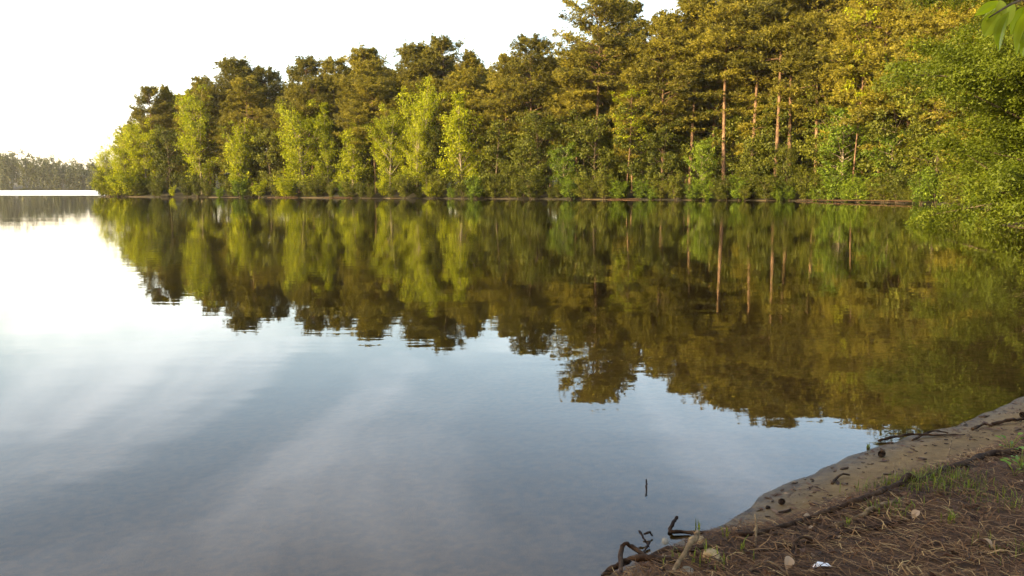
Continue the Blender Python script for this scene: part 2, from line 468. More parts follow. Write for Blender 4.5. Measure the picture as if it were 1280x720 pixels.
# ------------------------------------------------------------------ trees
def pine_parts(Ht, cb, Rr, seed, dens=1.0, stubs=10, lean=.3, droop=0.0):
    rng = np.random.default_rng(seed)
    tr, cr = MB(), MB()
    zs = np.linspace(-.6, Ht * .985, 14)
    ph = rng.uniform(0, 6.28)
    bend = lambda z: np.stack([lean * np.sin(z / Ht * 2.3 + ph) - lean * math.sin(ph), lean * np.cos(z / Ht * 1.9 + ph) - lean * math.cos(ph), z], -1)
    tr.tube(bend(zs), .20 * Ht / 26 * (1 - np.clip(zs / Ht, 0, 1)) ** .75 + .025, 8)
    z = cb * Ht
    while z < Ht - .3:
        t = (z - cb * Ht) / (Ht * (1 - cb))
        prof = (.60 + .40 * math.sin(min(1, t / .35) * 1.57)) * (1 - (max(0, t - .3) / .7) ** 2) ** .62 + .10
        for k in range(rng.integers(4, 7)):
            if rng.random() < .12: continue
            az = rng.uniform(0, 6.28)
            Lb = Rr * prof * rng.uniform(.62, 1.08)
            el = rad(rng.uniform(-12, 14) + 48 * t ** 1.3 - droop)
            s = np.linspace(0, 1, 5)
            base = bend(np.array([z]))[0]
            d = np.array([math.cos(az) * math.cos(el), math.sin(az) * math.cos(el), math.sin(el)])
            P = base + s[:, None] * d * Lb
            P[:, 2] += .10 * Lb * (s ** 2) * rng.uniform(-.6, 1.2)
            side = np.array([-math.sin(az), math.cos(az), 0])
            P += side * (np.sin(s * 2.4) * Lb * rng.uniform(-.12, .12))[:, None]
            tr.tube(P, (.055 * Lb / 4 + .012) * (1 - s * .8), 4, cap=False)
            nt_ = int((7 + Lb * 8) * dens)
            sv = rng.uniform(.30, 1.03, nt_) ** .8
            C = np.stack([np.interp(sv, s, P[:, i]) for i in range(3)], 1)
            lat = rng.normal(size=nt_) * .25 * Lb * (1.25 - sv) ** .5
            C += side * lat[:, None]
            C[:, 2] += np.abs(rng.normal(size=nt_)) * (.14 + .13 * t * Lb) - .06 - .10 * t * Lb
            tint = np.clip(.45 + .16 * rng.normal() + .12 * rng.normal(size=nt_), 0, 1)
            m = 14
            dirs = unit(rng.normal(size=(nt_, m, 3)) + np.array([0, 0, .75]) + d * .5)
            ln = rng.uniform(.24, .50, (nt_, m, 1))
            base_ = C[:, None] + dirs * .03
            wv = unit(np.cross(dirs, rng.normal(size=(nt_, m, 3)))) * rng.uniform(.030, .056, (nt_, m, 1))
            Q = np.stack([base_, base_ + dirs * ln * .55 + wv, base_ + dirs * ln, base_ + dirs * ln * .55 - wv], 2)
            cr.quads(Q.reshape(-1, 4, 3), np.repeat(tint, m))
        z += rng.uniform(.55, 1.0) * (1 if t < .8 else .6)
    for k in range(stubs):
        z = rng.uniform(.22, cb + .1) * Ht; az = rng.uniform(0, 6.28); Lb = rng.uniform(.5, 2.2)
        b0 = bend(np.array([z]))[0]; s = np.linspace(0, 1, 4)
        P = b0 + s[:, None] * np.array([math.cos(az), math.sin(az), rng.uniform(-.25, .3)]) * Lb
        P[:, 2] -= s ** 2 * .2 * Lb
        tr.tube(P, .03 * (1 - s * .75), 4, cap=False)
    return tr, cr


def broad_parts(Ht, Rr, cb, seed, shape='ovate', leaf=.3, clump=.65, nl=24, limbs=2.2, el=(20, 60), stems=1, per=6, trunk_r=.16, droop=0.0, hang=0.0, sparse=0.0, spray=0.0):
    rng = np.random.default_rng(seed)
    tr, cr = MB(), MB()
    for st in range(stems):
        ph = rng.uniform(0, 6.28)
        sp = 0 if stems == 1 else rng.uniform(.12, .3) * Rr
        hS = Ht * (1 if st == 0 else rng.uniform(.6, .95))
        lx, ly = math.cos(ph) * sp, math.sin(ph) * sp
        wig = rng.uniform(.1, .35) * Ht / 12
        bend = lambda z: np.stack([lx * (.4 + 1.6 * z / Ht) + wig * (np.sin(z / Ht * 4 + ph) - math.sin(ph)), ly * (.4 + 1.6 * z / Ht) + wig * (np.cos(z / Ht * 3 + ph) - math.cos(ph)), z], -1)
        zs = np.linspace(-.5, hS * .95, 12)
        tr.tube(bend(zs), trunk_r / math.sqrt(stems) * (1 - np.clip(zs / hS, 0, 1)) ** .8 + .012, 7)
        nb = max(6, int(hS * limbs))
        for k in range(nb):
            t = (k + rng.random()) / nb
            z = hS * (cb + (0.96 - cb) * t)
            if shape == 'cone': prof = (1 - t) ** .75 * .95 + .07
            elif shape == 'fountain': prof = (.45 + .75 * t) * (1 - max(0, t - .6) / .4 * .75)
            elif shape == 'round': prof = math.sqrt(max(.05, 1 - (2 * t - .9) ** 2 * .85))
            else: prof = math.sin(math.pi * min(1, .18 + t * .80)) ** .7 + .06
            Lb = Rr * prof * rng.uniform(.6, 1.15)
            az = k * 2.4 + rng.uniform(-.7, .7)
            e = rad(rng.uniform(*el) + 20 * t)
            d = np.array([math.cos(az) * math.cos(e), math.sin(az) * math.cos(e), math.sin(e)])
            s = np.linspace(0, 1, 6)
            P = bend(np.array([z]))[0] + s[:, None] * d * Lb / max(.45, math.cos(e))
            P[:, 2] += s ** 2 * Lb * (.12 - droop)
            tr.tube(P, (trunk_r * .32 * Lb / Rr + .01) * (1 - s * .85), 4, cap=False)
            side = np.array([-math.sin(az), math.cos(az), 0])
            for c in range(max(2, int(per * Lb / Rr * 1.3))):
                if rng.random() < sparse: continue
                q = rng.uniform(.28, 1.05)
                C = np.array([np.interp(q, s, P[:, i]) for i in range(3)])
                C += side * rng.normal() * .26 * Lb * (1.2 - q) + np.array([0, 0, rng.normal() * .12 * Lb * (1.1 - q)])
                n = int(nl * rng.uniform(.6, 1.3))
                r_ = clump * rng.uniform(.6, 1.25)
                off = rng.normal(size=(n, 3)) * r_ * np.array([.5, .5, .34])
                if spray:
                    ax = unit(d + side * rng.normal() * .7 + np.array([0, 0, -.5 * rng.random()]))
                    l_ = rng.uniform(-1, 1, n)
                    off = rng.normal(size=(n, 3)) * r_ * .2 + ax * (l_ * spray)[:, None]
                    off[:, 2] -= (l_ + .3) ** 2 * .22 * spray
                tint = np.clip(.48 + .17 * rng.normal() + .10 * rng.normal(size=n), 0, 1)
                cr.quads(leaf_quads(C + off, leaf, rng, up=.55, out=d[None], hang=hang, ax=ax if spray else None, aspect=.38 if spray else .55), tint)
    return tr, cr


PROTO = {}


def proto(key, parts, leafm, barkm):
    tr, cr = parts
    PROTO[key] = (tr.build('trunk', M[barkm], link=False, smooth=True), cr.build('crown', M[leafm], link=False))


proto('pine_a', pine_parts(26, .36, 5.0, 1), 'pine', 'bark')
proto('pine_b', pine_parts(26, .28, 4.4, 2), 'pine', 'bark')
proto('pine_c', pine_parts(26, .42, 5.6, 3, dens=1.15), 'pine', 'bark')
proto('pine_d', pine_parts(26, .22, 4.9, 4, droop=6), 'pine', 'bark')
proto('pine_e', pine_parts(26, .12, 5.0, 5, droop=10), 'pine', 'bark')
proto('pine_f', pine_parts(26, .56, 4.6, 6, dens=1.2), 'pine', 'bark')
proto('pine_lone', pine_parts(30, .50, 6.6, 17, dens=1.2, stubs=16, lean=.5), 'pine', 'bark')
proto('poplar_a', broad_parts(14, 3.3, .05, 21, 'cone', el=(25, 60), limbs=4.2, clump=.75, per=8, nl=28), 'bright', 'greybark')
proto('poplar_b', broad_parts(14, 3.8, .05, 22, 'ovate', el=(20, 58), limbs=3.8, clump=.8, per=8, nl=28), 'bright', 'greybark')
proto('poplar_c', broad_parts(14, 4.2, .06, 23, 'round', el=(10, 48), limbs=3.8, per=9, clump=.85, nl=28), 'bright', 'greybark')
proto('fountain', broad_parts(10, 3.0, .04, 24, 'fountain', el=(38, 70), limbs=3.2, stems=5, per=6, clump=.65), 'bright', 'greybark')
proto('maple_a', broad_parts(13, 3.8, .12, 25, 'ovate', el=(2, 35), limbs=2.8, per=8, leaf=.36, sparse=.12), 'green', 'greybark')
proto('maple_b', broad_parts(12, 4.0, .10, 26, 'round', el=(0, 40), limbs=3.4, per=9, leaf=.33), 'green', 'greybark')
proto('sweetgum', broad_parts(26, 4.0, .42, 27, 'ovate', el=(10, 45), limbs=1.3, per=6, leaf=.38, clump=.7, sparse=.25, trunk_r=.15), 'bright', 'bark')
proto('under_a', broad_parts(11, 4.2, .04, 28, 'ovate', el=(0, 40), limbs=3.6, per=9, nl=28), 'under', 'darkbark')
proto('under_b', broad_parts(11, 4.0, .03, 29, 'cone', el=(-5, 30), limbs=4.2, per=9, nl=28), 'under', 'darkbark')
proto('shrub_a', broad_parts(3.2, 1.9, .02, 30, 'round', el=(20, 65), limbs=4, stems=5, per=5, leaf=.22, clump=.5, trunk_r=.06), 'under', 'darkbark')
proto('shrub_b', broad_parts(2.6, 1.7, .02, 31, 'round', el=(10, 60), limbs=4, stems=6, per=5, leaf=.22, clump=.45, trunk_r=.05), 'green', 'darkbark')
proto('shrub_c', broad_parts(3.0, 2.0, .02, 32, 'fountain', el=(20, 65), limbs=4, stems=5, per=5, leaf=.24, clump=.5, trunk_r=.05), 'bright', 'darkbark')
proto('canopy', broad_parts(17, 6.5, .30, 33, 'round', el=(0, 40), limbs=2.4, per=11, leaf=.34, clump=.9, nl=30, trunk_r=.24), 'green', 'greybark')
BASEH = {k: 26 for k in PROTO}
BASEH.update(canopy=17, pine_lone=30, poplar_a=14, poplar_b=14, poplar_c=14, fountain=10, maple_a=13, maple_b=12, under_a=11, under_b=11, shrub_a=3.2, shrub_b=2.6, shrub_c=3.0)
TREES = []


def plant(key, name, x, y, height, label, cat='tree', group=None, wide=1.0, rz=None):
    z = max(hz(x, y), .02)
    s = height / BASEH[key]
    if key.startswith('pine'): wide *= 1.22
    root = empty(name, (x, y, z), random.uniform(0, 6.28) if rz is None else rz, label, cat, group)
    root.scale = (s * wide, s * wide, s)
    for src in PROTO[key]:
        c = src.copy(); COL.objects.link(c); c.parent = root
    TREES.append((x, y, key))
    return root


SX = np.array([p for p, _ in SHORE_PX][::-1], float)
SY = np.array([y for _, y in SHORE_PX][::-1], float)


def by_pic(px, top, depth):
    y = float(np.interp(px, SX, SY)) + depth
    x = x_at(px, y, 3.0)
    return x, y, z_at(top, y) - max(hz(x, y), .02)


def sig(key, name, px, top, depth, label, group=None, wide=1.0, cat='tree'):
    x, y, h = by_pic(px, top, depth)
    return plant(key, name, x, y, h, label, cat, group, wide)


SK = np.array([(100, 226), (118, 200), (150, 176), (185, 128), (215, 118), (250, 104), (300, 90), (335, 96), (360, 112), (385, 90), (410, 98), (430, 90),
               (460, 74), (485, 94), (510, 82), (545, 68), (570, 76), (600, 84), (640, 88), (665, 74), (690, 70), (720, 62), (745, 50), (775, 48), (800, 58),
               (830, 46), (855, 26), (900, -2), (950, -15), (1000, -25), (1150, -45), (1320, -60)], float)
PG = 'tall pines standing along the far shore'
# pines that show by themselves
for a in [
    ('pine_f', 'pine_tree', 194, 113, 7, 'slim open pine standing highest at the left tip of the wooded point', .8),
    ('pine_b', 'pine_tree', 213, 112, 12, 'thin pine just right of the slim open pine at the tip', .8),
    ('pine_d', 'pine_tree', 262, 100, 12, 'olive pine behind the tall yellow green tree near the tip', 1),
    ('pine_c', 'pine_tree', 302, 83, 14, 'broad domed pine above the fountain shaped bright tree', 1.15),
    ('pine_a', 'pine_tree', 335, 90, 16, 'pine on the right shoulder of the broad domed pine', .95),
    ('pine_c', 'pine_tree', 384, 80, 14, 'open topped pine left of the notch in the skyline tree row', .9),
    ('pine_a', 'pine_tree', 425, 78, 18, 'pine with a blunt top between two higher crowns', .9),
    ('pine_d', 'pine_tree', 462, 64, 12, 'large dense olive pine rising above the cone shaped bright tree', 1.15),
    ('pine_c', 'pine_tree', 522, 66, 16, 'wide pine with lacy top in the middle of the left row', 1),
    ('pine_f', 'pine_tree', 556, 54, 18, 'lacy topped pine, tallest left of the low saddle in the skyline', 1.1),
    ('pine_b', 'pine_tree', 590, 70, 18, 'narrow pine on the downslope of the skyline', .9),
    ('pine_d', 'pine_tree', 630, 74, 10, 'full pine with bare limbs showing at its foot, left of the lone giant', 1.05),
    ('pine_a', 'pine_tree', 662, 52, 9, 'leaning topped pine with pale trunk left of the giant pine', 1),
    ('pine_lone', 'pine_tree', 742, -4, 7, 'giant pine with an open flat branched crown and a bare sunlit trunk', 1),
    ('pine_f', 'pine_tree', 778, 12, 18, 'dark pine crown close behind the giant pine on its right', 1.1),
    ('pine_a', 'pine_tree', 828, 24, 6, 'cone shaped yellowish pine right of the skyline gap', 1),
    ('pine_f', 'pine_tree', 862, 3, 6, 'narrow pine whose tip meets the top of the picture beside the white sky', 1),
    ('pine_f', 'pine_tree', 905, -14, 4.5, 'pine with level boughs over the dark low green tree', 1.05),
    ('pine_f', 'pine_tree', 938, -20, 5, 'pine with bare reddish trunk, left of a pair of pale trunks', 1),
    ('pine_f', 'pine_tree', 968, -30, 4, 'pine with long pale bare trunk, left one of a close pair', 1),
    ('pine_f', 'pine_tree', 987, -34, 5, 'pine with long pale bare trunk, right one of a close pair', 1),
    ('pine_a', 'pine_tree', 1020, -28, 6, 'slim pine left of the sparse bright crowned tree', .9),
    ('pine_a', 'pine_tree', 1100, -40, 6, 'golden pine with tiered boughs beside the big feathery tree', 1.05),
    ('pine_e', 'pine_tree', 1135, -46, 9, 'brownish pine half hidden by the big feathery tree', 1.05),
]:
    sig(*a[:6], group=PG, wide=a[6])
BG = 'fresh green broadleaf trees at the water edge of the far shore'
for a in [
    ('poplar_c', 'broadleaf_tree', 133, 190, 2.5, 'small yellow green tree leaning over the water at the very tip', .7),
    ('poplar_b', 'broadleaf_tree', 158, 172, 3, 'bushy yellow green tree second from the tip', 1),
    ('poplar_c', 'broadleaf_tree', 184, 160, 5, 'yellow green tree under the slim open pine', 1),
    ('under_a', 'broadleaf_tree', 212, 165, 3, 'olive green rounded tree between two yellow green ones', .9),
    ('poplar_b', 'broadleaf_tree', 252, 130, 4, 'tall yellow green tree with ragged spires left of the fountain shaped tree', 1),
    ('fountain', 'broadleaf_tree', 299, 170, 1.8, 'vivid fountain shaped tree fanning out from the water edge', 1),
    ('under_a', 'broadleaf_tree', 340, 165, 4, 'dull olive tree right of the fountain shaped tree', 1),
    ('poplar_c', 'broadleaf_tree', 380, 140, 3, 'rounded golden green tree left of two spires', 1),
    ('poplar_a', 'broadleaf_tree', 411, 131, 5, 'narrow bright spire beside the rounded golden green tree', .75),
    ('poplar_a', 'broadleaf_tree', 440, 147, 3, 'cone shaped bright tree, right one of two spires', 1),
    ('poplar_c', 'broadleaf_tree', 488, 145, 3, 'round yellow topped tree under the dense olive pine', .9),
    ('poplar_c', 'broadleaf_tree', 534, 116, 7, 'tall golden tree with flat top above its bright neighbours', .85),
    ('poplar_b', 'broadleaf_tree', 521, 150, 2.5, 'slim bright tree in front of the tall golden one', .8),
    ('poplar_a', 'broadleaf_tree', 579, 117, 3, 'tallest bright cone shaped tree, spire tipped, in the middle of the shore', 1),
    ('under_b', 'broadleaf_tree', 620, 150, 4, 'dark olive tree with tiered boughs right of the tallest bright cone', 1.1),
    ('under_b', 'broadleaf_tree', 655, 165, 3, 'dark tree with low sweeping boughs left of the blue green one', 1.1),
    ('maple_b', 'broadleaf_tree', 704, 183, 2, 'low blue green tree spreading over the water below the giant pine', .95),
    ('under_a', 'broadleaf_tree', 745, 150, 4, 'olive tree at the foot of the giant pine', 1),
    ('sweetgum', 'broadleaf_tree', 783, 113, 2.5, 'bright sparse tree with pale leaning stems right of the giant pine', 1.3),
    ('maple_b', 'broadleaf_tree', 876, 178, 2, 'broad low green tree under level pine boughs', .95),
    ('under_a', 'broadleaf_tree', 830, 160, 4, 'dim olive tree filling the gap right of the bright sparse tree', 1),
    ('under_b', 'broadleaf_tree', 940, 170, 3, 'dim tiered tree below the reddish trunked pine', 1.1),
    ('under_a', 'broadleaf_tree', 985, 185, 3, 'low dim tree below the pair of pale trunks', 1),
    ('sweetgum', 'broadleaf_tree', 1066, 10, 1.5, 'very tall sparse tree with bright leaf tufts high on a bare trunk', .85),
    ('maple_a', 'broadleaf_tree', 1054, 138, 1.5, 'leafy maple with thin stems in front of the very tall sparse tree', 1.05),
    ('maple_a', 'broadleaf_tree', 1112, 168, 1.5, 'spreading maple reaching over the fallen log', 1.2),
    ('under_b', 'broadleaf_tree', 1150, 140, 4, 'dark tree at the back of the cove behind the feathery tree', 1.1),
]:
    sig(*a[:6], group=BG, wide=a[6])

# forest behind the front row: nothing tells these apart
rngf = np.random.default_rng(55)


def scatter(n, dmin, dmax, keys, mind, label, group, name, drop, hmin, hmax, pxr=(128, 1300), kinds='pine'):
    k = tries = 0
    while k < n and tries < n * 60:
        tries += 1
        px = rngf.uniform(*pxr); dep = rngf.uniform(dmin, dmax)
        top = float(np.interp(px, SK[:, 0], SK[:, 1])) + rngf.uniform(*drop)
        x, y, h = by_pic(px, top, dep)
        if sdist([(x, y)], LAND)[0] < 1.2: continue
        h = min(h, hmax * rngf.uniform(.85, 1))
        if h < hmin: continue
        if any((x - q[0]) ** 2 + (y - q[1]) ** 2 < mind ** 2 for q in TREES if q[2].startswith(kinds)): continue
        plant(keys[rngf.integers(len(keys))], name, x, y, h, label, 'tree', group, rngf.uniform(.85, 1.15))
        k += 1


scatter(64, 6, 18, ['pine_a', 'pine_b', 'pine_d', 'pine_e', 'pine_c'], 3.0, 'olive pine packed among others just behind the shoreline trees', 'pines packed behind the shoreline trees', 'pine_tree', (3, 34), 9, 33)
scatter(74, 18, 50, ['pine_a', 'pine_b', 'pine_c', 'pine_d'], 3.6, 'pine deep in the crowded far shore wood, mostly hidden', 'pines deep in the wood', 'pine_tree', (3, 24), 9, 36)
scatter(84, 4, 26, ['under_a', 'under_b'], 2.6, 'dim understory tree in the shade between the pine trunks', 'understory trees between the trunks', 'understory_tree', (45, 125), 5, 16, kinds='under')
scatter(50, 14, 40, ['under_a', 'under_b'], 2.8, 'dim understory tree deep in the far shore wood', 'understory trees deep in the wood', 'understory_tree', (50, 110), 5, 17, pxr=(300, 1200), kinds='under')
rs = np.random.default_rng(77)
for i in range(84):
    px = 126 + (1290 - 126) * (i + rs.uniform(.1, .9)) / 84
    x, y, _ = by_pic(px, 200, rs.uniform(-.9, 1.2))
    key = rs.choice(['shrub_a', 'shrub_b', 'shrub_a', 'shrub_a', 'shrub_a', 'shrub_c'] if px < 620 else ['shrub_a', 'shrub_b', 'shrub_a'])
    plant(str(key), 'shrub', x, y, rs.uniform(1.2, 2.8), 'low bush at the water line beneath the far shore trees', 'shrub', 'bushes along the far water line', rs.uniform(.9, 1.4))

for i in range(18):
    px = 127 + (i % 9) * 5.2
    x, y, _ = by_pic(px, 200, rs.uniform(-.6, .8) if i < 9 else rs.uniform(5, 11))
    plant('shrub_c' if i % 2 else 'shrub_a', 'shrub', x, y, rs.uniform(2.2, 3.8), 'bush crowding the left tip of the wooded point at the water', 'shrub', 'bushes at the tip of the point', 1.2)

# the big feathery tree on the right
tr, cr = broad_parts(16, 7.0, .02, 41, 'ovate', leaf=.14, clump=.95, nl=210, limbs=8.0, el=(-12, 40), per=15, trunk_r=.22, droop=.16, hang=.4, spray=.8)
nt_root = empty('broadleaf_tree', (22.6, 33.5, max(hz(22.6, 33.5), .05)), 0, 'huge feathery green tree overhanging the water on the right', 'tree')
tr.build('trunk', M['darkbark'], nt_root, smooth=True); cr.build('crown', M['near'], nt_root)
tr, cr = broad_parts(9.5, 4.6, .02, 43, 'round', leaf=.14, clump=.8, nl=170, limbs=8, el=(-18, 30), per=13, trunk_r=.14, droop=.2, hang=.5, spray=.7)
nt2 = empty('broadleaf_tree', (26.0, 38.5, max(hz(26, 38.5), .05)), 0, 'lower feathery tree at the right edge behind the huge one', 'tree')
tr.build('trunk', M['darkbark'], nt2, smooth=True); cr.build('crown', M['near'], nt2)

# trees of the near bank, off to the left: they shade the shore in front of the camera
for i, (x, y, h, k) in enumerate([(-12.5, -3.0, 12, 'under_b'), (-19, -4.5, 14, 'under_a'), (-9, -6.5, 13, 'under_b'), (-15.5, -7.5, 14, 'under_a'), (-25, -7.5, 15, 'under_a'), (-21, -11, 20, 'pine_e'), (-30, -12, 22, 'pine_d'), (-14, -12, 22, 'pine_e'), (5.5, -2.5, 17, 'canopy'), (-2.5, -4.5, 16, 'canopy'), (10.5, 2.5, 17, 'canopy')]):
    plant(k, 'pine_tree' if 'pine' in k else 'broadleaf_tree', x, y, h, 'tree of the near bank beside or behind the viewer, outside the view', 'tree', 'trees of the near bank', 1.0 if k == 'canopy' else 1.25)


# ------------------------------------------------------------------ far wood across the lake
def far_wood():
    rng = np.random.default_rng(9)
    mb = MB()
    for row in range(5):
        for x in np.arange(-1100, 260, 9.5):
            xx = x + rng.uniform(-4, 4)
            yy = float(np.interp(xx, [q[0] for q in FAR[:8]], [q[1] for q in FAR[:8]])) + 4 + row * 11 + rng.uniform(-4, 4)
            z0 = 1 + row * .8
            h = rng.uniform(22, 37) * (1 + .06 * row) * (1 + .12 * math.sin(xx / 60 + 1) + .08 * math.sin(xx / 23)) * (.60 + .56 * min(1, max(0, (-xx - 380) / 150)))
            R = rng.uniform(4.5, 7.5)
            n = 700 if row < 2 else 420
            # lumpy crown: several clumps
            k = 14
            cc = rng.normal(size=(k, 3)) * np.array([R * .42, R * .42, h * .2]) + np.array([xx, yy, z0 + h * .56])
            cc[:, 2] = np.minimum(cc[:, 2], z0 + h * .88)
            C = cc[rng.integers(k, size=n)] + rng.normal(size=(n, 3)) * np.array([1.5, 1.5, 1.7])
            if row == 0:
                low = rng.random(n) < .4
                C[low, 2] = z0 + rng.uniform(-.5, 13, low.sum())
            tint = np.clip(.45 + .2 * rng.normal() + .1 * rng.normal(size=n), 0, 1)
            mb.quads(leaf_quads(C, 1.8, rng, up=.4, aspect=.7), tint)
    o = mb.build('far_wood', M['far'])
    tag(o, 'grey green wooded hill far across the lake', 'wood', kind='stuff')


far_wood()


# ------------------------------------------------------------------ fallen log, far right
def tube_obj(name, pts, r0, r1, mat, label, cat, group=None, m=8, noise=.12, seed=0, sub=6, extra=None, parent=None):
    rng = np.random.default_rng(seed)
    P = np.array([tuple(p) for p in pts], float)
    t = np.linspace(0, 1, len(P)); tt = np.linspace(0, 1, (len(P) - 1) * sub + 1)
    # catmull rom
    Q = []
    for i in range(len(P) - 1):
        p0, p1, p2, p3 = P[max(i - 1, 0)], P[i], P[i + 1], P[min(i + 2, len(P) - 1)]
        for u in np.linspace(0, 1, sub, endpoint=False):
            Q.append(.5 * ((2 * p1) + (p2 - p0) * u + (2 * p0 - 5 * p1 + 4 * p2 - p3) * u * u + (-p0 + 3 * p1 - 3 * p2 + p3) * u ** 3))
    Q.append(P[-1]); Q = np.array(Q)
    r = np.interp(tt, [0, 1], [r0, r1]) * (1 + noise * rng.normal(size=len(Q)))
    Q[1:-1] += rng.normal(size=(len(Q) - 2, 3)) * r0 * .18
    mb = MB(); mb.tube(Q, r, m)
    if extra:
        for e in extra: mb.tube(np.array(e[0], float), e[1], 5)
    o = mb.build(name, M[mat], parent, smooth=True)
    return tag(o, label, cat, group) if label else o


a, b = by_pic(996, 250, -.4)[:2], by_pic(1142, 250, -1.0)[:2]
tube_obj('fallen_log', [(a[0], a[1], .12), (a[0] * .6 + b[0] * .4, a[1] * .6 + b[1] * .4, .22), (b[0], b[1], .30)], .04, .08, 'root',
         'long brown fallen log lying along the far shore at the right', 'log')
for i, (p0, p1, d, lab) in enumerate([(334, 372, -.5, 'thin dead log at the water line right of the fountain shaped tree'), (405, 440, -.5, 'short dead log below the two bright spires'),
                                      (760, 800, -.5, 'dead log in the water below the bright sparse tree')]):
    a, b = by_pic(p0, 248, d)[:2], by_pic(p1, 248, d)[:2]
    tube_obj('fallen_log', [(a[0], a[1], .08), (b[0], b[1], .12)], .05, .08, 'root', lab, 'log', seed=i + 3)

# ------------------------------------------------------------------ near shore: roots, sticks, stones
def on(px, py, up=0.0): return tuple(hit(px, py, up))


tube_obj('exposed_root', [on(838, 669, .015), on(880, 671, .02), on(925, 674, .02), on(965, 667, .02), on(1005, 656, .022), on(1045, 642, .026), on(1085, 628, .03),
                          on(1122, 614, .034), on(1134, 606, .05), on(1150, 605, .02), on(1178, 592, .02), on(1205, 584, .02), on(1232, 575, .03), on(1262, 569, .02), on(1300, 560, .0)], .009, .020, 'root',
         'long dark root snaking along the edge between sand and needle litter', 'root', m=9, seed=1)
tube_obj('exposed_root', [on(948, 690, .0), on(985, 686, .012), on(1030, 678, .012), on(1060, 668, .012), on(1100, 662, .012), on(1140, 650, .0)], .008, .012, 'root',
         'thinner dark root half buried in needles below the long one', 'root', seed=2)
tube_obj('exposed_root', [on(990, 702, -.01), on(992, 690, .03), on(1002, 684, .045), on(1018, 684, .02), on(1024, 688, .0)], .006, .007, 'root',
         'small hooked root looping out of the needle litter', 'root', seed=3)
tube_obj('exposed_root', [on(1036, 660, .0), on(1072, 652, .015), on(1090, 640, .012), on(1118, 628, .0)], .01, .014, 'drywood',
         'pale peeled root lying just under the long dark root', 'root', seed=4)
tube_obj('exposed_root', [on(752, 722, .0), on(770, 716, .03), on(792, 712, .05), on(815, 708, .04), on(850, 703, .0)], .013, .017, 'root',
         'thick gnarled root hanging over the bank edge at the bottom', 'root', seed=5)
tube_obj('exposed_root', [on(776, 726, .0), on(776, 708, .06), on(782, 703, .085), on(800, 706, .06), on(830, 714, .0)], .010, .010, 'root',
         'brown arched root stub at the lowest corner of the bank', 'root', seed=6)
tube_obj('exposed_root', [on(800, 704, .0), on(830, 693, .02), on(860, 690, .012), on(900, 684, .0)], .014, .018, 'root',
         'dark root running along the bank edge behind the pale stick', 'root', seed=7)
p0, p1 = hit(838, 722, .01), hit(872, 692, .02)
p1 = Vector((p1.x - .0, p1.y, p1.z + .075))
tube_obj('broken_stick', [p0, p0.lerp(p1, .5) + Vector((.01, 0, .012)), p1], .012, .010, 'drywood', 'pale straight stick propped up on the bank edge', 'stick', seed=8)
tube_obj('broken_stick', [on(835, 667, -.02), on(840, 664, .03), on(846, 660, .055)], .010, .009, 'darkwood', 'dark stub poking up at the water end of the long root', 'stick', seed=9)
TW = 'dark twigs sticking out of the shallow water'
for i, (p, lab) in enumerate([
    ([on(799, 675, .045), on(806, 680, .02), on(813, 686, -.01)], 'longer slanted twig of the crossing pair in the shallows'),
    ([on(812, 683, .02), on(806, 690, .005), on(801, 694, -.01)], 'shorter twig of the crossing pair in the shallows'),
    ([on(805, 673, .02), on(812, 672, .025), on(815, 672.5, .01)], 'tiny floating twig above the crossing pair'),
    ([on(808, 619, -.02), on(808, 614, .02), on(807.5, 610, .05)], 'lone upright twig standing in open shallow water'),
]):
    tube_obj('twig', p, .006, .004, 'darkwood', lab, 'twig', TW, m=6, seed=20 + i)
for i, (p, r, lab, mat) in enumerate([
    ([on(1098, 553, .01), on(1130, 549, .03), on(1160, 547, .02), on(1206, 544, .0)], .010, 'long dark twig lying at the waterline where the shore narrows', 'root'),
    ([on(1140, 551, .0), on(1165, 544, .03), on(1185, 543, .01)], .008, 'forked dark twig crossing the long waterline twig', 'root'),
    ([on(1215, 538, .01), on(1230, 534, .02), on(1240, 534, .01)], .011, 'short thick twig on the sand near the right edge', 'root'),
    ([on(1240, 532, .01), on(1262, 530, .03), on(1285, 526, .01)], .013, 'dark branch bit at the far right of the sand', 'root'),
    ([on(1040, 606, .005), on(1050, 598, .02), on(1062, 596, .01)], .008, 'crooked twig lying mid sand above the long root', 'root'),
    ([on(944, 684, .0), on(945, 672, .05), on(943, 664, .08)], .006, 'pale stub standing up from the long root', 'drywood'),
    ([on(1117, 612, .0), on(1118, 602, .05), on(1116, 594, .07)], .005, 'thin upright stub on the sand beside the knot of the root', 'drywood'),
    ([on(1185, 572, .0), on(1188, 563, .04), on(1190, 557, .06)], .005, 'upright twig near the top of the sand', 'drywood'),
    ([on(935, 716, .005), on(960, 708, .02), on(985, 722, .01)], .006, 'thin bent twig lying on the needles at the bottom edge', 'drywood'),
    ([on(1210, 570, .01), on(1250, 566, .02), on(1290, 563, .01)], .011, 'pale stick lying beside the leafy sprouts', 'drywood'),
]):
    tube_obj('twig', p, r, r * .6, mat, lab, 'twig', 'twigs on the shore', m=6, seed=40 + i)


